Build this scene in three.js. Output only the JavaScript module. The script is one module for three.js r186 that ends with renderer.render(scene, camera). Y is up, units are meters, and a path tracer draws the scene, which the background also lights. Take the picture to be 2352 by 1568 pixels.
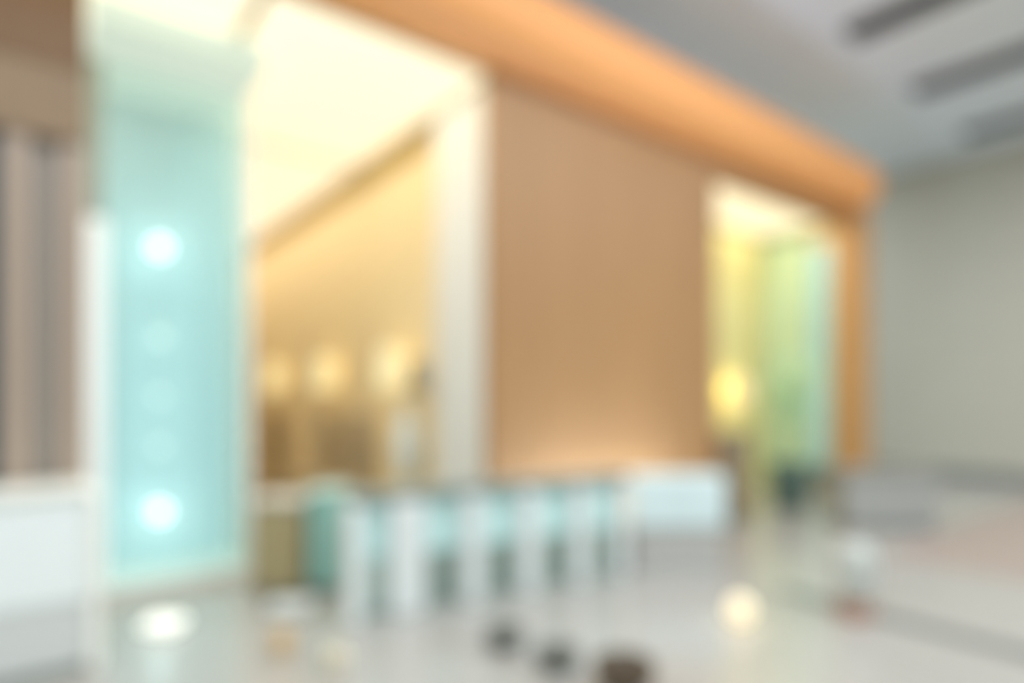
import * as THREE from 'three';
import { RoundedBoxGeometry } from 'three/addons/geometries/RoundedBoxGeometry.js';
import { RectAreaLightUniformsLib } from 'three/addons/lights/RectAreaLightUniformsLib.js';
import { mergeGeometries } from 'three/addons/utils/BufferGeometryUtils.js';
import { ImprovedNoise } from 'three/addons/math/ImprovedNoise.js';

// ---------------------------------------------------------------- camera, light, exposure
RectAreaLightUniformsLib.init();
const scene = new THREE.Scene();
const camera = new THREE.PerspectiveCamera(58.05, 1.5, 0.05, 100);
camera.position.set(0, 1.4, 0);
camera.lookAt(0.6146, 1.4, -0.789);
camera.setViewOffset(2352, 1568, 0, -126, 2352, 1568);      // shifted lens: uprights stay upright, horizon below the middle
camera.focus = 0.45;                                         // focused just in front of the lens, everything else melts
camera.userData.fStop = 0.72;
scene.background = new THREE.Color(0x000000);
const renderer = new THREE.WebGLRenderer({ antialias: true });
renderer.toneMapping = THREE.LinearToneMapping;
renderer.toneMappingExposure = 1.0;
renderer.shadowMap.enabled = true;

const HALL_GLOW = [0.93, 1.0, 1.07], HALL_LEVEL = 10;        // hall ceiling luminaires
const SHOP_GLOW = [1.08, 0.96, 0.72], SHOP_LEVEL = 1.8;     // luminous shop ceiling
const SCONCE_LEVEL = 0.05;

// ---------------------------------------------------------------- helpers
let seed = 7;
const rnd = () => ((seed = (seed * 16807) % 2147483647) / 2147483647);
const noise = new ImprovedNoise();
const used = {};
function numbered(name) { const n = used[name] = (used[name] ?? -1) + 1; return n ? `${name}_${String(n).padStart(3, '0')}` : name; }
function tag(o, label, category, group, kind) {
  if (label) o.userData.label = label;
  if (category) o.userData.category = category;
  if (group) o.userData.group = group;
  if (kind) o.userData.kind = kind;
  return o;
}
function thing(name, label, category, [x, y, w] = [0, 0, 0], turn = 0, group, kind) {   // w runs into the shop (-z)
  const o = new THREE.Group(); o.name = numbered(name); o.position.set(x, y, -w); o.rotation.y = turn; scene.add(o);
  return tag(o, label, category, group, kind);
}
function part(parent, name, geo, mat, [x, y, z] = [0, 0, 0], rot) {
  const m = new THREE.Mesh(geo, mat); m.name = parent === scene ? numbered(name) : name;
  m.position.set(x, y, z); if (rot) m.rotation.set(...rot);
  m.castShadow = m.receiveShadow = true; parent.add(m); return m;
}
function clone(o, label, [x, y, w], turn) {
  const c = o.clone(); c.name = numbered(o.name); c.position.set(x, y, -w); if (turn !== undefined) c.rotation.y = turn;
  c.userData = { ...o.userData, label }; scene.add(c); return c;
}
const rb = (w, h, d, r = 0.01) => new RoundedBoxGeometry(w, h, d, 2, Math.min(r, w / 2.01, h / 2.01, d / 2.01));
const lathe = (pts, n = 32) => new THREE.LatheGeometry(pts.map(([r, y]) => new THREE.Vector2(r, y)), n);
const cyl = (r, h, r2 = r, n = 24) => new THREE.CylinderGeometry(r2, r, h, n);
const shift = (g, x, y, z) => { g.translate(x, y, z); return g; };

function tex(w, h, f, srgb = true, rx = 1, ry = 1) {
  const d = new Uint8Array(w * h * 4);
  for (let j = 0; j < h; j++) for (let i = 0; i < w; i++) {
    const c = f(i / w, j / h), k = (j * w + i) * 4;
    d[k] = c[0]; d[k + 1] = c[1]; d[k + 2] = c[2]; d[k + 3] = 255;
  }
  const t = new THREE.DataTexture(d, w, h); t.wrapS = t.wrapT = THREE.RepeatWrapping; t.magFilter = THREE.LinearFilter;
  t.minFilter = THREE.LinearMipmapLinearFilter; t.generateMipmaps = true; t.repeat.set(rx, ry);
  if (srgb) t.colorSpace = THREE.SRGBColorSpace; t.needsUpdate = true; return t;
}
// grain multiplies the material's own colour, so its mean stays near white
const grain = tex(256, 512, (u, v) => {
  const n = noise.noise(u * 34, v * 3, 1.7) * 0.6 + noise.noise(u * 90, v * 6, 4.1) * 0.3 + noise.noise(u * 5, v * 1.2, 9) * 0.4;
  const s = 244 + 11 * Math.max(-1, Math.min(1, n)); return [s, s - 2, s - 5];
});
const stone = tex(512, 512, (u, v) => {
  const n = noise.noise(u * 6, v * 6, 2.2) * 0.6 + noise.noise(u * 24, v * 24, 5) * 0.3 + noise.noise(u * 90, v * 90, 8) * 0.2;
  const s = 250 + 5 * Math.max(-1, Math.min(1, n)); return [s, s, s];
}, true, 4, 4);
const lin = (r, g, b) => new THREE.Color().setRGB(r, g, b);
const std = (c, rough = 0.6, o = {}) => new THREE.MeshStandardMaterial({ color: lin(...c), roughness: rough, ...o });
const wood = (c, rough = 0.5) => std(c, rough, { map: grain });
const glow = (c, k) => new THREE.MeshStandardMaterial({ color: lin(0.7, 0.62, 0.45), roughness: 0.6, emissive: lin(...c), emissiveIntensity: k });
const M = {
  floor: new THREE.MeshPhysicalMaterial({ color: lin(0.44, 0.425, 0.395), roughness: 0.17, map: stone, ior: 1.95 }),
  pinkFloor: new THREE.MeshPhysicalMaterial({ color: lin(0.42, 0.33, 0.29), roughness: 0.2, map: stone, ior: 1.7 }),
  darkFloor: new THREE.MeshPhysicalMaterial({ color: lin(0.17, 0.18, 0.165), roughness: 0.2, map: stone, ior: 1.6 }),
  hallCeiling: std([0.82, 0.9, 0.98], 0.9, { map: stone }),
  hallWall: std([0.64, 0.62, 0.53], 0.85, { map: stone }),
  skirting: std([0.25, 0.26, 0.25], 0.6),
  fascia: std([0.95, 0.43, 0.145], 0.55),
  panelWood: wood([0.45, 0.245, 0.1]),
  postWood: wood([0.6, 0.34, 0.14]),
  slatWood: wood([0.46, 0.37, 0.3]), slatDark: wood([0.37, 0.33, 0.29]),
  darkEdge: std([0.07, 0.09, 0.1], 0.5),
  cream: std([0.86, 0.74, 0.48], 0.8, { map: stone }),
  warmWall: std([0.92, 0.74, 0.45], 0.8, { map: stone }),
  column: std([0.82, 0.81, 0.79], 0.7),
  cornice: std([0.6, 0.42, 0.14], 0.6),
  white: std([0.8, 0.85, 0.84], 0.35), whiteWarm: std([0.9, 0.92, 0.86], 0.35),
  teal: std([0.64, 0.84, 0.89], 0.35), tealDark: std([0.27, 0.5, 0.44], 0.4),
  tealPane: std([0.58, 0.84, 0.82], 0.15),
  paleGreenGlow: new THREE.MeshStandardMaterial({ color: lin(0.15, 0.18, 0.15), roughness: 0.5, emissive: lin(0.7, 0.8, 0.66), emissiveIntensity: 0.8 }),  // mostly self-glow, painted in to keep the header bright
  paintedGlowPost: new THREE.MeshStandardMaterial({ color: lin(0.88, 0.92, 0.9), roughness: 0.35, emissive: lin(0.9, 1, 1), emissiveIntensity: 0.28 }),  // glow put into the colour to brighten the post, no lamp inside
  shadeBrownTop: wood([0.2, 0.11, 0.048]), shadeBrownMid: wood([0.29, 0.2, 0.12]),  // darker browns paint the shade at the top of the partition
  glass: new THREE.MeshPhysicalMaterial({ color: lin(0.9, 0.98, 0.98), roughness: 0.3, transmission: 1, thickness: 0, ior: 1.5 }),
  greenGlassGlow: new THREE.MeshPhysicalMaterial({ color: lin(0.8, 1.0, 1.0), roughness: 0.25, transmission: 0.8, thickness: 0, emissive: lin(0.28, 0.5, 0.52), emissiveIntensity: 0.55 }),  // teal glow added to brighten the pane, no lamp feeds it
  grille: std([0.27, 0.34, 0.3], 0.5),
  grilleLight: std([0.46, 0.56, 0.51], 0.5),
  rail: std([0.27, 0.32, 0.3], 0.4, { metalness: 0.3 }),
  paleBlue: std([0.72, 0.88, 0.9], 0.35), greyWhite: std([0.5, 0.5, 0.48], 0.5),
  olive: wood([0.42, 0.36, 0.2]), oliveTop: std([0.55, 0.55, 0.5], 0.4),
  chair: wood([0.3, 0.22, 0.11]),
  brass: std([0.7, 0.52, 0.2], 0.3, { metalness: 0.8 }),
  charcoal: std([0.19, 0.21, 0.19], 0.5), brownPot: std([0.1, 0.07, 0.04], 0.5),
  greyBox: std([0.33, 0.33, 0.29], 0.5),
  bench: std([0.38, 0.39, 0.37], 0.5), benchTop: std([0.26, 0.26, 0.24], 0.5),
  terracotta: std([0.36, 0.2, 0.14], 0.6),
  yellowWall: std([0.78, 0.74, 0.36], 0.7, { map: stone }),
  greenWall: std([0.6, 0.8, 0.58], 0.7, { map: stone }),
  greyGreen: std([0.42, 0.5, 0.44], 0.5), counterWarm: std([0.95, 0.97, 0.9], 0.35), counterWhite: std([0.9, 0.97, 0.96], 0.35), chairLight: wood([0.46, 0.39, 0.28]),
  leaf: new THREE.MeshStandardMaterial({ color: lin(0.5, 0.74, 0.45), roughness: 0.7, side: THREE.DoubleSide }),
  soil: std([0.06, 0.045, 0.03], 0.9),
  metal: std([0.6, 0.6, 0.58], 0.35, { metalness: 0.6 }),
  benchLight: std([0.68, 0.71, 0.69], 0.4),
  slot: std([0.03, 0.03, 0.03], 0.7), slotFrame: std([0.05, 0.05, 0.05], 0.6),
  brownCab: wood([0.26, 0.2, 0.12]), planter: std([0.1, 0.17, 0.15], 0.5),
};
function rectLight(c, level, w, d, [x, y, wz], down = true) {
  const l = new THREE.RectAreaLight(lin(...c), level, w, d); l.position.set(x, y, -wz);
  l.lookAt(x, y + (down ? -1 : 1), -wz); scene.add(l); return l;
}
const struct = (name, geo, mat, pos, label, category) => tag(part(scene, name, geo, mat, pos), label, category, null, 'structure');
const box = (w, h, d) => new THREE.BoxGeometry(w, h, d);
const FACE = -0.6618;                                        // turn of things that stand square to the visitor

// ---------------------------------------------------------------- the hall and the shop shell
const HALL_H = 5.5, SHOP_H = 3.96, FRONT = 3.9;
const X0 = -5, X1 = 12.5, Z0 = -13, Z1 = 8;                  // z range (w = -z)
const DX = X1 - X0, CXm = (X0 + X1) / 2, DZ = Z1 - Z0, CZm = (Z0 + Z1) / 2;
const fl = struct('floor', box(DX + 0.4, 0.2, DZ + 0.4), M.floor, [CXm, -0.1, CZm], 'polished pale grey stone floor that mirrors the lit shop', 'floor');
part(fl, 'inlay_strip', box(0.16, 0.012, 6.4), M.darkFloor, [4.25 - CXm, 0.1, -CZm + 0.9]).userData.label = 'dark grey inlay strip running out from the shopfront';
part(fl, 'inlay_strip', box(6.5, 0.012, 1.3), M.pinkFloor, [9.2 - CXm, 0.1, -2.55 - CZm + 0.9]).userData.label = 'pinkish stone band crossing the floor';
const hallCeil = struct('ceiling', box(DX + 0.4, 0.2, DZ + 0.4), M.hallCeiling, [CXm, HALL_H + 0.1, CZm], 'flat grey hall ceiling with dark air slots', 'ceiling');
struct('wall_right', box(0.2, HALL_H, DZ), M.hallWall, [X1 + 0.1, HALL_H / 2, CZm], 'plain grey beige hall wall beyond the corner post', 'wall');
struct('wall_left', box(0.2, HALL_H, DZ), M.hallWall, [X0 - 0.1, HALL_H / 2, CZm], 'grey hall wall closing the far left side', 'wall');
struct('wall_near', box(DX, HALL_H, 0.2), M.hallWall, [CXm, HALL_H / 2, Z1 + 0.1], 'grey hall wall behind the visitor', 'wall');
struct('wall_far', box(DX, HALL_H, 0.2), M.hallWall, [CXm, HALL_H / 2, Z0 - 0.1], 'grey hall wall behind the shop', 'wall');
struct('baseboard_right', rb(0.03, 0.16, DZ - 0.1, 0.008), M.skirting, [X1 - 0.016, 0.08, CZm], 'dark grey skirting along the grey beige wall', 'skirting');
// shop ceiling slab and roof
struct('ceiling_shop', box(14.36, 0.12, 8.75), M.cream, [2.2, SHOP_H + 0.061, -(FRONT + 4.385)], 'cream ceiling slab over the shop', 'ceiling');
// the walls of the shop
struct('wall_side', box(0.14, SHOP_H, 7.75), M.warmWall, [3.02, SHOP_H / 2, -(4.79 + 3.875)], 'warm yellow side wall of the shop, washed by the ceiling glow', 'wall');
struct('wall_back', box(7.9, SHOP_H, 0.14), M.warmWall, [-1.0, SHOP_H / 2, -12.62], 'warm yellow back wall of the shop', 'wall');
struct('wall_column', rb(0.24, SHOP_H, 0.8, 0.015), M.column, [2.97, SHOP_H / 2, -4.38], 'pale white column end beside the wood panelling', 'column');
struct('wall_front', rb(3.0, SHOP_H, 0.1, 0.012), M.panelWood, [4.3, SHOP_H / 2, -3.92], 'tan wood shopfront panel under the orange beam', 'wall');
struct('wall_lintel', rb(3.04, 0.22, 0.1, 0.012), M.panelWood, [7.32, SHOP_H - 0.11, -3.92], 'narrow tan wood lintel above the right opening', 'lintel');
struct('wall_front_left', rb(4.2, SHOP_H - 0.02, 0.1, 0.012), M.panelWood, [-2.88, SHOP_H / 2 - 0.01, -4.38], 'tan wood front wall left of the brown slatted partition', 'wall');
struct('wall_bay', box(3.6, SHOP_H, 0.12), M.yellowWall, [7.55, SHOP_H / 2, -5.36], 'yellow green wall at the back of the right bay', 'wall');
struct('wall_bay_side', box(0.12, SHOP_H, 1.3), M.panelWood, [5.72, SHOP_H / 2, -4.64], 'wood side wall of the right bay', 'wall');

struct('wall_bay_end', box(0.12, SHOP_H, 0.7), M.greenWall, [9.3, SHOP_H / 2, -4.94], 'pale green end wall beside the teal glass of the right bay', 'wall');

// cornice under the glowing ceiling
{ const s = new THREE.Shape(); s.moveTo(0, 0); s.lineTo(0, -0.22); s.quadraticCurveTo(-0.1, -0.18, -0.12, -0.05); s.lineTo(-0.14, 0); s.closePath();
  const g = new THREE.ExtrudeGeometry(s, { depth: 7.3, bevelEnabled: false });
  struct('trim_1', g, M.cornice, [2.95, SHOP_H - 0.001, -12.5], 'ochre cornice where the side wall meets the glowing ceiling', 'cornice'); }

// rounded orange beam (fascia) over the shopfront
{ const s = new THREE.Shape();
  s.moveTo(0, 0); s.lineTo(0, 0.77); s.lineTo(0.04, 0.77);
  s.bezierCurveTo(0.22, 0.68, 0.4, 0.5, 0.42, 0.32); s.bezierCurveTo(0.42, 0.16, 0.32, 0.03, 0.16, 0); s.closePath();
  const g = new THREE.ExtrudeGeometry(s, { depth: 13.9, bevelEnabled: true, bevelSize: 0.02, bevelThickness: 0.03, bevelOffset: -0.02, bevelSegments: 3, curveSegments: 20 });
  g.rotateY(-Math.PI / 2); g.translate(9.0, 0, 0);           
  struct('trim_2', g, M.fascia, [0, SHOP_H, -3.9], 'long rounded orange beam running over the whole shopfront', 'beam'); }
// corner post
{ const t = thing('corner_post', 'tan wood corner post at the right end of the orange beam', 'post', [9.06, 0, 3.88], 0, null, 'structure');
  part(t, 'shaft', rb(0.4, SHOP_H - 0.02, 0.38, 0.02), M.postWood, [0, SHOP_H / 2 + 0.0, 0]);
  part(t, 'plinth', rb(0.44, 0.14, 0.42, 0.015), M.postWood, [0, 0.07, 0]); }
// glass side of the right bay
{ const t = thing('window_1', 'teal glass side pane of the right bay, glow painted in', 'window', [9.3, 0, 4.33], 0, null, 'structure');
  part(t, 'pane', rb(0.02, 3.3, 0.5, 0.004), M.greenGlassGlow, [0, 2.0, 0]);
  part(t, 'sill', rb(0.08, 0.35, 0.5, 0.01), M.rail, [0, 0.175, 0]);
  part(t, 'head', rb(0.08, 0.3, 0.5, 0.01), M.cream, [0, 3.8, 0]); }

// ---------------------------------------------------------------- lamps of the place, plus added helper lights
// luminous shop ceiling: four lit fields
for (const [x, w, sx, sw, k, lab] of [
  [2.0, 5.14, 1.68, 2.44, 1, 'glowing cream ceiling field above the shop entrance'],
  [2.0, 9.4, 1.68, 6.0, 1, 'glowing cream ceiling field along the warm side wall'],
  [-0.42, 5.14, 3.1, 2.44, 1, 'glowing cream ceiling field above the teal showcase'],
  [7.5, 4.62, 3.2, 1.3, 1.3, 'glowing cream ceiling field in the right bay'],
]) {
  const t = thing('ceiling_light', lab, 'ceiling light', [x, SHOP_H - 0.05, w]);
  part(t, 'frame', mergeGeometries([shift(box(sx, 0.05, 0.02), 0, 0.025, sw / 2), shift(box(sx, 0.05, 0.02), 0, 0.025, -sw / 2), shift(box(0.02, 0.05, sw - 0.02), sx / 2 - 0.01, 0.025, 0), shift(box(0.02, 0.05, sw - 0.02), -sx / 2 + 0.01, 0.025, 0)]), M.cream);
  part(t, 'diffuser', box(sx - 0.045, 0.03, sw - 0.025), glow(SHOP_GLOW, 0.8), [0, 0.025, 0]);
  rectLight(SHOP_GLOW, SHOP_LEVEL * k, sx - 0.12, sw - 0.1, [x, SHOP_H - 0.06, w]);
}
// hall luminaires in the ceiling over the visitor
for (const [x, w, k] of [[-2.8, 1.9, 1], [0.4, 1.9, 0.8], [3.6, 0.9, 1.0], [5.9, 0.5, 1.2], [9.5, -0.2, 1.2], [-2.8, -1.8, 1], [0.4, -1.8, 1], [3.6, -1.8, 1], [6.8, -3, 1.3], [10.2, -4.2, 1.3], [11, 7.2, 1.2], [11, 10.4, 1.2]]) {
  const t = thing('hall_light', 'square white luminaire in the hall ceiling, beyond the top of the photo', 'ceiling light', [x, HALL_H - 0.04, w], 0, 'hall luminaires');
  part(t, 'frame', mergeGeometries([shift(box(1.7, 0.04, 0.06), 0, 0.02, 0.82), shift(box(1.7, 0.04, 0.06), 0, 0.02, -0.82), shift(box(0.06, 0.04, 1.58), 0.82, 0.02, 0), shift(box(0.06, 0.04, 1.58), -0.82, 0.02, 0)]), M.metal);
  part(t, 'diffuser', box(1.56, 0.03, 1.56), glow(HALL_GLOW, 1.2), [0, 0.02, 0]);
  rectLight(HALL_GLOW, HALL_LEVEL * k, 1.5, 1.5, [x, HALL_H - 0.06, w]);
}
// added uplight to brighten the hall ceiling, hidden behind the beam
{ const t = thing('added_roof_uplight', 'added cool uplight behind the beam, brightens the hall ceiling', 'helper light', [5.6, SHOP_H + 0.125, 6.4]);
  part(t, 'housing', rb(6.2, 0.06, 0.5, 0.01), M.metal, [0, 0.03, 0]);
  part(t, 'diffuser', rb(6.1, 0.02, 0.42, 0.005), glow([0.88, 0.96, 1.2], 1), [0, 0.07, 0]);
  rectLight([0.88, 0.96, 1.2], 2.6, 6, 0.4, [5.6, SHOP_H + 0.215, 6.4], false); }
// strip light added behind the counter to brighten the lower wood panel
{ const t = thing('added_wall_washer', 'added strip light brightening the tan wood panel from below', 'helper light', [3.98, 0, 3.64]);
  part(t, 'housing', rb(2.0, 0.14, 0.09, 0.01), M.rail, [0, 0.07, 0]);
  part(t, 'lens', rb(1.96, 0.012, 0.075, 0.003), glow([0.74, 0.92, 1.25], 1.5), [0, 0.146, 0]);
  part(t, 'baffle', rb(2.0, 0.34, 0.012, 0.004), M.rail, [0, 0.17, 0.052]);
  rectLight([0.74, 0.92, 1.25], 105, 1.94, 0.07, [3.98, 0.165, 3.64], false); }
// dark air slots in the hall ceiling
const slots = [[7.3, 3.15, 'dark slot diffuser in the grey ceiling nearest the orange beam'], [9.33, 3.2, 'dark slot diffuser in the middle of the three ceiling slots'], [11.5, 3.25, 'dark slot diffuser nearest the right wall']];
for (const [x, w, lab] of slots) {
  const t = thing('air_vent', lab, 'air vent', [x, HALL_H - 0.03, w]);
  part(t, 'frame', mergeGeometries([shift(box(0.03, 0.03, 2.4), 0.18, 0.015, 1.2), shift(box(0.03, 0.03, 2.4), -0.18, 0.015, 1.2), shift(box(0.33, 0.03, 0.03), 0, 0.015, 0.015), shift(box(0.33, 0.03, 0.03), 0, 0.015, 2.385)]), M.slotFrame);
  part(t, 'backing', box(0.33, 0.008, 2.34), M.slot, [0, 0.024, 1.2]);
  for (let k = -1; k <= 1; k++) part(t, 'blade', rb(0.012, 0.02, 2.32, 0.003), M.slotFrame, [k * 0.085, 0.011, 1.2]);
}

// ---------------------------------------------------------------- left side
{ const t = thing('wood_partition', 'brown slatted wood partition at the far left behind the white counter', 'partition', [-0.13, 0, 4.36]);
  part(t, 'backing', box(1.26, 3.92, 0.04), M.slatDark, [-0.26, 1.96, -0.03]);
  let x = 0.37;
  [0.12, 0.12, 0.12, 0.14, 0.12, 0.13, 0.12, 0.12, 0.14, 0.12].forEach((w, i) => { part(t, 'slat', rb(w, 3.9, i % 2 ? 0.05 : 0.09, 0.01), i === 3 ? M.darkEdge : i % 2 ? M.slatDark : M.slatWood, [x - w / 2, 1.955, i % 2 ? 0.02 : 0.04]); x -= w + 0.005; });
  part(t, 'shade_board_top', rb(1.24, 0.66, 0.02, 0.006), M.shadeBrownTop, [-0.25, 3.57, 0.1]).userData.label = 'darkest brown board added as shade at the top';  // added boards step the wood darker upward, imitating shade below the beam
  part(t, 'shade_board_upper', rb(1.24, 0.4, 0.016, 0.005), M.shadeBrownMid, [-0.25, 3.035, 0.1]).userData.label = 'mid brown board added to ease the painted shade'; }
{ const t = thing('service_counter', 'glossy white counter on a grey base in front of the brown partition', 'counter', [-0.3, 0, 4.02]);
  part(t, 'body', rb(1.04, 0.54, 0.42, 0.02), M.counterWhite, [0, 0.63, 0]);
  part(t, 'counter_top', rb(1.06, 0.03, 0.46, 0.01), M.whiteWarm, [0, 0.915, 0]);
  part(t, 'end_panel', rb(0.06, 0.9, 0.44, 0.012), M.counterWarm, [0.55, 0.45, 0]);
  part(t, 'base', rb(1.04, 0.32, 0.4, 0.01), M.benchLight, [0, 0.2, 0]);
  part(t, 'toe_kick', rb(1.04, 0.04, 0.36, 0.006), M.grille, [0, 0.02, 0]); }
// tall teal showcase
{ const t = thing('glass_showcase', 'tall teal lit glass showcase in a white frame', 'showcase', [0.84, 0, 5.25]);
  part(t, 'back_panel', box(0.9, 3.58, 0.03), M.teal, [0, 1.895, -0.24]);
  part(t, 'header', rb(1.03, 0.19, 1.0, 0.015), M.paleGreenGlow, [-0.045, 3.795, 0.25]).userData.label = 'pale green header';
  part(t, 'base', rb(1.06, 0.1, 0.5, 0.012), M.whiteWarm, [0, 0.05, 0]);
  part(t, 'post', rb(0.13, 2.5, 0.13, 0.015), M.paintedGlowPost, [-0.51, 1.355, 0.2]).userData.label = 'white lower post with brightness painted in';
  part(t, 'post', rb(0.1, 1.08, 0.1, 0.012), M.greyGreen, [-0.51, 3.147, 0.2]).userData.label = 'grey green upper post';
  part(t, 'post', rb(0.05, 3.58, 0.05, 0.01), M.whiteWarm, [0.47, 1.895, 0.23]);
  part(t, 'post', rb(0.05, 3.58, 0.05, 0.01), M.whiteWarm, [-0.47, 1.895, -0.23]);
  part(t, 'post', rb(0.05, 3.58, 0.05, 0.01), M.whiteWarm, [0.47, 1.895, -0.23]);
  part(t, 'front_pane', box(0.89, 3.58, 0.012), M.glass, [0, 1.895, 0.235]);
  part(t, 'side_pane', box(0.012, 3.58, 0.4), M.glass, [0.47, 1.895, 0]);
}
{ const t = thing('globe_string', 'string of five white globe lamps hanging inside the teal showcase', 'string light', [0.74, 0.55, 5.18]);
  part(t, 'cable', cyl(0.006, 2.9), M.metal, [0, 1.45, 0]);
  for (const [h, r] of [[0, 0.055], [0.48, 0.03], [0.85, 0.03], [1.28, 0.035], [1.95, 0.055]]) {
    const g = part(t, 'globe', new THREE.SphereGeometry(r, 24, 16), glow([0.85, 1, 1], r > 0.05 ? 3.2 : 1.1), [0, h, 0]);
    part(g, 'socket', cyl(0.012, 0.04), M.metal, [0, r + 0.015, 0]);
    const l = new THREE.PointLight(lin(0.8, 1, 1), r > 0.05 ? 0.12 : 0.06); l.position.set(0.74, 0.55 + h, -5.18); l.castShadow = true; scene.add(l);
  } }
{ const t = thing('floor_glare_box', 'low glowing white box added in place of lamp glare on the floor before the teal showcase', 'floor glare', [0.62, 0, 4.2], FACE);  // glowing box added where lamp glare would lie on the floor
  part(t, 'diffuser', rb(0.2, 0.05, 0.15, 0.015), glow([0.9, 1, 1], 1.1), [0, 0.037, 0]); part(t, 'foot', rb(0.17, 0.012, 0.12, 0.004), M.greyWhite, [0, 0.006, 0]);
  rectLight([0.9, 1, 1], 0.6, 0.18, 0.12, [0.62, 0.068, 4.2], false); }
{ const t = thing('low_plinth', 'low white plinth on the floor before the olive brown cabinet', 'plinth', [1.33, 0, 4.03], FACE);
  part(t, 'slab', rb(0.26, 0.06, 0.16, 0.015), M.white, [0, 0.042, 0]); part(t, 'foot', rb(0.22, 0.012, 0.13, 0.004), M.greyWhite, [0, 0.006, 0]); }
for (const [lab, p, c, m] of [['small tan pot on the floor before the low white plinth', [1.07, 0, 3.41], 0.05, [0.75, 0.52, 0.26]], ['small cream pot at the bottom of the photo, nearest the white posts', [1.22, 0, 3.03], 0.055, [0.85, 0.78, 0.6]]]) {
  const t = thing('floor_pot', lab, 'pot', p);
  part(t, 'body', lathe([[0, 0], [c * 0.7, 0], [c, 0.05], [c * 0.95, 0.1], [c * 0.7, 0.12], [c * 0.6, 0.12], [c * 0.8, 0.1], [0, 0.03]]), std(m, 0.5));
  part(t, 'rim', new THREE.TorusGeometry(c * 0.66, 0.006, 8, 24), std(m, 0.4), [0, 0.12, 0], [Math.PI / 2, 0, 0]);
}

// cabinets
{ const t = thing('wood_cabinet', 'olive brown wooden cabinet beside the teal showcase', 'cabinet', [1.44, 0, 4.53], FACE);
  part(t, 'body', rb(0.34, 0.6, 0.34, 0.012), M.olive, [0, 0.34, 0]);
  part(t, 'top', rb(0.37, 0.04, 0.37, 0.01), M.oliveTop, [0, 0.66, 0]);
  const d = part(t, 'door', rb(0.3, 0.52, 0.02, 0.006), M.olive, [0, 0.34, 0.175]); part(d, 'handle', rb(0.012, 0.12, 0.02, 0.004), M.brass, [0.11, 0.05, 0.018]);
  part(t, 'plinth', rb(0.3, 0.04, 0.3, 0.005), M.charcoal, [0, 0.02, 0]); }
{ const t = thing('teal_cabinet', 'teal green cabinet standing beside the olive brown one', 'cabinet', [1.725, 0, 4.39], FACE);
  part(t, 'body', rb(0.24, 0.66, 0.3, 0.012), M.tealDark, [0, 0.37, 0]);
  part(t, 'top', rb(0.26, 0.03, 0.32, 0.008), M.tealPane, [0, 0.715, 0]);
  const d = part(t, 'door', rb(0.2, 0.58, 0.02, 0.006), M.tealDark, [0, 0.37, 0.155]); part(d, 'handle', rb(0.012, 0.1, 0.02, 0.004), M.metal, [0.07, 0.05, 0.018]);
  part(t, 'plinth', rb(0.2, 0.04, 0.26, 0.005), M.charcoal, [0, 0.02, 0]); }

// ---------------------------------------------------------------- shop side wall: sconces, chairs, vase
{ const mk = (h, r) => lathe([[r * 0.55, h / 2], [r * 0.75, h / 2], [r, -h / 2], [r * 0.97, -h / 2], [r * 0.72, h / 2 - 0.01], [r * 0.55, h / 2 - 0.01]]);
  const spots = [[5.55, 'largest yellow wall sconce, nearest the white column'], [7.35, 'middle yellow wall sconce on the warm side wall'], [9.35, 'smallest yellow wall sconce, nearest the teal showcase']];
  let first;
  spots.forEach(([w, lab], i) => {
    const p = [2.8, 1.68, w];
    if (!first) {
      first = thing('wall_sconce', lab, 'wall lamp', p, 0, 'yellow wall sconces');
      part(first, 'shade', mk(0.42, 0.14), glow([1, 0.87, 0.42], 0.5));
      part(first, 'bracket', rb(0.16, 0.02, 0.02, 0.005), M.brass, [0.06, -0.2, 0]);
      part(first, 'backplate', rb(0.02, 0.14, 0.1, 0.006), M.brass, [0.14, -0.2, 0]);
      part(first, 'stem', cyl(0.008, 0.14), M.brass, [0, -0.14, 0]);
    } else clone(first, lab, p);
    const l = new THREE.PointLight(lin(1, 0.8, 0.4), SCONCE_LEVEL); l.position.set(2.8, 1.74, -w); l.castShadow = true; scene.add(l);
  }); }
{ const mk = (lab, p, m) => {
    const t = thing('dining_chair', lab, 'chair', p, -Math.PI / 2, 'brown chairs along the warm side wall');
    part(t, 'seat', rb(0.44, 0.05, 0.42, 0.015), m, [0, 0.45, 0]);
    part(t, 'backrest', rb(0.44, 0.72, 0.04, 0.018), m, [0, 0.86, -0.19]);
    for (const sx of [-1, 1]) for (const sz of [-1, 1]) part(t, 'leg', cyl(0.016, 0.43, 0.022, 12), m, [sx * 0.18, 0.215, sz * 0.17]);
    return t; };
  mk('light brown high-backed chair under the middle yellow sconce', [2.6, 0, 7.25], M.chairLight);
  mk('darker brown high-backed chair under the smallest yellow sconce', [2.6, 0, 9.4], M.chair);
  mk('light brown high-backed chair nearest the white vase', [2.6, 0, 6.35], M.chairLight); }
{ const t = thing('tall_vase', 'tall white vase on a slim stand beside the white column', 'vase', [2.8, 0, 5.2]);
  part(t, 'stand', mergeGeometries([shift(cyl(0.11, 0.03), 0, 0.015, 0), shift(cyl(0.03, 0.62), 0, 0.34, 0), shift(cyl(0.12, 0.03), 0, 0.665, 0)]), M.white);
  part(t, 'vessel', lathe([[0, 0], [0.07, 0], [0.12, 0.16], [0.13, 0.3], [0.08, 0.48], [0.05, 0.58], [0.07, 0.66], [0.06, 0.66], [0.04, 0.58], [0, 0.4]]), M.white, [0, 0.68, 0]); }
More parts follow.
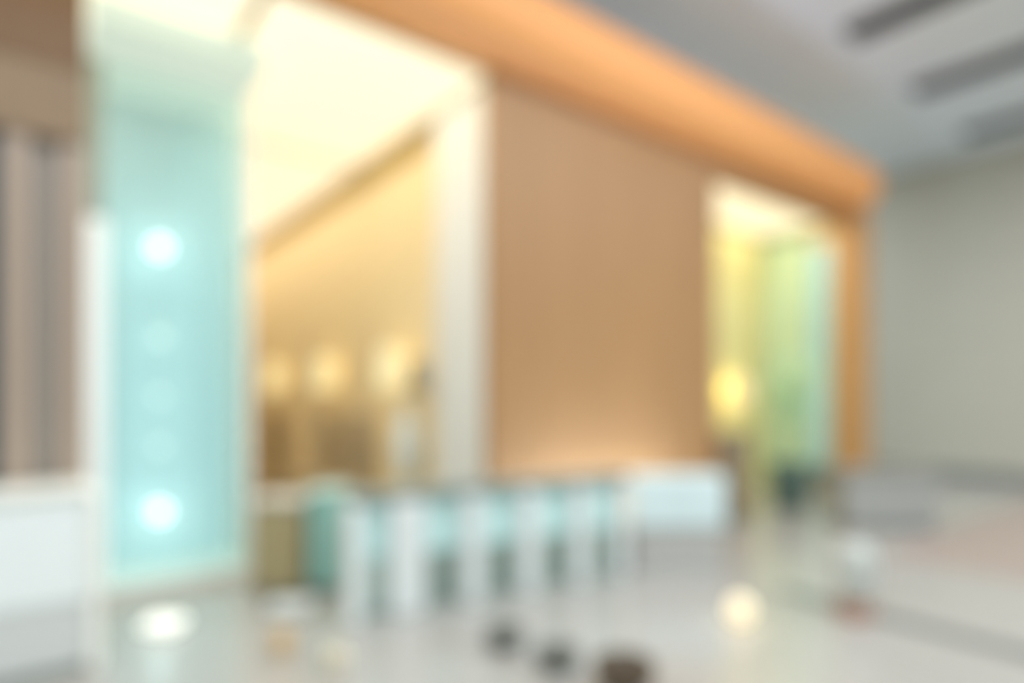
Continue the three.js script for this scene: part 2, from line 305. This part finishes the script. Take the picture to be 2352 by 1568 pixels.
{ const t = thing('wall_speaker', 'small grey box mounted on the white column', 'speaker', [2.79, 1.58, 5.0]);
  part(t, 'body', rb(0.1, 0.3, 0.16, 0.015), M.greyBox); part(t, 'grille', rb(0.008, 0.26, 0.13, 0.004), M.grille, [-0.052, 0, 0]); }

// ---------------------------------------------------------------- white posted teal counter in front of the shopfront
{ const A = new THREE.Vector2(1.53, 3.68), B = new THREE.Vector2(3.775, 3.35), L = A.distanceTo(B);
  const t = thing('display_counter', 'low teal glass display counter with white posts and dark top rail', 'counter', [A.x, 0, A.y], Math.atan2(B.y - A.y, B.x - A.x) * 1);
  t.rotation.y = Math.atan2(B.y - A.y, B.x - A.x);           // local x runs along the counter
  part(t, 'top_rail', rb(L - 0.06, 0.075, 0.16, 0.015), M.rail, [L / 2 + 0.02, 0.758, -0.02]);
  part(t, 'bottom_rail', rb(L - 0.06, 0.03, 0.1, 0.008), M.rail, [L / 2 + 0.03, 0.015, -0.03]);
  const at = [[0.05, 0.1], [0.4, 0.22], [0.87, 0.13], [1.32, 0.13], [1.78, 0.12], [2.17, 0.1]];
  at.forEach(([x, w]) => part(t, 'post', rb(w, 0.72, 0.1, 0.012), M.white, [x, 0.36, 0.04]));
  for (let i = 0; i + 1 < at.length; i++) {
    const x0 = at[i][0] + at[i][1] / 2, x1 = at[i + 1][0] - at[i + 1][1] / 2;
    part(t, 'pane', rb(x1 - x0, 0.36, 0.016, 0.004), M.tealPane, [(x0 + x1) / 2, 0.54, 0]);
    part(t, 'kick_panel', rb(x1 - x0, 0.33, 0.02, 0.004), i ? M.grille : M.grilleLight, [(x0 + x1) / 2, 0.195, -0.01]);
  } }
{ const t = thing('white_cabinet', 'pale blue white cabinet at the right end of the teal counter', 'cabinet', [4.2, 0, 3.2], FACE);
  part(t, 'body', rb(0.76, 0.42, 0.3, 0.015), M.paleBlue, [0, 0.55, 0]);
  part(t, 'plinth', rb(0.72, 0.34, 0.27, 0.012), M.greyWhite, [0, 0.17, 0]);
  for (const s of [-1, 1]) { const d = part(t, 'door', rb(0.36, 0.38, 0.016, 0.005), M.paleBlue, [s * 0.185, 0.55, 0.155]); part(d, 'knob', new THREE.SphereGeometry(0.012, 12, 8), M.metal, [-s * 0.14, 0.1, 0.014]); } }

// ---------------------------------------------------------------- small things on the floor
{ const mk = (lab, p, m) => { const t = thing('floor_bowl', lab, 'bowl', p, 0, 'dark bowls in a diagonal row on the floor');
    part(t, 'body', lathe([[0, 0], [0.06, 0], [0.09, 0.02], [0.115, 0.06], [0.118, 0.1], [0.1, 0.105], [0.09, 0.05], [0, 0.035]]), m);
    part(t, 'filling', lathe([[0, 0.085], [0.05, 0.082], [0.096, 0.07]].reverse()), m === M.charcoal ? M.soil : M.soil); return t; };
  mk('dark grey bowl on the floor, farthest back in the diagonal row', [2.08, 0, 2.74], M.charcoal);
  mk('dark bowl on the floor in the middle of the diagonal row', [2.13, 0, 2.36], M.charcoal);
  mk('brown black bowl at the bottom edge, nearest in the diagonal row', [2.24, 0, 2.0], M.brownPot).scale.setScalar(1.25); }
{ const t = thing('reflection_globe', 'small glowing cream globe added in place of a light reflection on the floor', 'lamp', [3.46, 0, 2.14]);  // glowing globe added as stand-in for a lamp mirrored in the floor
  part(t, 'globe', new THREE.SphereGeometry(0.075, 24, 16), glow([1, 0.84, 0.55], 0.9), [0, 0.085, 0]);
  part(t, 'base', lathe([[0, 0], [0.05, 0], [0.05, 0.015], [0.03, 0.03], [0, 0.03]]), M.brass);
  const l = new THREE.PointLight(lin(1, 0.86, 0.55), 0.06); l.position.set(3.46, 0.085, -2.14); l.castShadow = true; scene.add(l); }
{ const t = thing('waste_bin', 'round white bin with a reddish brown foot right of the glowing globe', 'bin', [4.16, 0, 1.76]); t.scale.setScalar(0.86);
  part(t, 'body', lathe([[0, 0.12], [0.1, 0.12], [0.13, 0.2], [0.145, 0.4], [0.12, 0.5], [0.09, 0.53], [0, 0.54]]), std([0.56, 0.6, 0.57], 0.4));
  part(t, 'foot', lathe([[0, 0], [0.13, 0], [0.13, 0.02], [0.1, 0.12], [0, 0.12]]), M.terracotta); }

// ---------------------------------------------------------------- right bay and beyond
{ const t = thing('bay_sconce', 'single amber wall lamp in the right bay', 'wall lamp', [8.28, 1.48, 5.14]);
  part(t, 'shade', lathe([[0.05, 0.2], [0.11, 0.2], [0.15, -0.2], [0.145, -0.2], [0.105, 0.19], [0.05, 0.19]]), glow([1, 0.76, 0.28], 0.5));
  part(t, 'bracket', rb(0.02, 0.02, 0.12, 0.005), M.brass, [0, -0.21, -0.08]); part(t, 'stem', cyl(0.008, 0.2), M.brass, [0, -0.1, 0]);
  const l = new THREE.PointLight(lin(1, 0.8, 0.3), 0.3); l.position.set(8.28, 1.5, -5.14); l.castShadow = true; scene.add(l); }
{ const t = thing('brown_cabinet', 'tall olive brown cabinet at the left of the right bay', 'cabinet', [6.2, 0, 3.97], FACE);
  part(t, 'body', rb(0.36, 0.92, 0.34, 0.012), M.brownCab, [0, 0.5, 0]);
  part(t, 'top', rb(0.4, 0.03, 0.38, 0.008), M.brownCab, [0, 0.975, 0]);
  const d = part(t, 'door', rb(0.32, 0.84, 0.02, 0.006), M.brownCab, [0, 0.5, 0.175]); part(d, 'handle', rb(0.012, 0.12, 0.02, 0.004), M.brass, [0.12, 0.08, 0.018]);
  part(t, 'plinth', rb(0.32, 0.04, 0.3, 0.005), M.charcoal, [0, 0.02, 0]); }
{ const t = thing('potted_plant', 'leafy green plant in a dark teal planter inside the right bay', 'plant', [7.5, 0, 3.95]);
  part(t, 'planter', lathe([[0, 0], [0.2, 0], [0.24, 0.5], [0.26, 0.56], [0.24, 0.57], [0.22, 0.5], [0, 0.48]]), M.planter);
  part(t, 'soil', cyl(0.215, 0.02), M.soil, [0, 0.5, 0]);
  const shp = new THREE.Shape(); shp.moveTo(0, 0); shp.quadraticCurveTo(0.07, 0.14, 0, 0.36); shp.quadraticCurveTo(-0.07, 0.14, 0, 0);
  const lg = new THREE.ShapeGeometry(shp, 6); lg.rotateX(0.5);
  for (let i = 0; i < 9; i++) {
    const a = i / 9 * 6.283, lean = 0.12 + 0.1 * rnd(), h = 0.8 + 0.55 * rnd();
    const tip = new THREE.Vector3(Math.cos(a) * lean * 1.3, h, Math.sin(a) * lean * 1.3);
    const c = new THREE.QuadraticBezierCurve3(new THREE.Vector3(Math.cos(a) * 0.04, 0, Math.sin(a) * 0.04), new THREE.Vector3(tip.x * 0.3, h * 0.6, tip.z * 0.3), tip);
    const st = part(t, 'stem', new THREE.TubeGeometry(c, 8, 0.008, 5), M.leaf, [0, 0.5, 0]);
    for (let k = 0; k < 4; k++) { const p = c.getPoint(0.45 + k * 0.18); part(st, 'leaf', lg, M.leaf, [p.x, p.y, p.z], [0, a + k * 2.1, 0]); }
  } }
{ const t = thing('grey_bench', 'grey box bench with a darker top at the foot of the corner post', 'bench', [7.25, 0, 2.8], FACE);
  part(t, 'body', rb(0.98, 0.52, 0.4, 0.02), M.bench, [0, 0.3, 0]);
  part(t, 'seat', rb(1.02, 0.06, 0.44, 0.02), M.benchTop, [0, 0.59, 0]);
  part(t, 'plinth', rb(0.9, 0.04, 0.34, 0.005), M.charcoal, [0, 0.02, 0]); }

renderer.render(scene, camera);
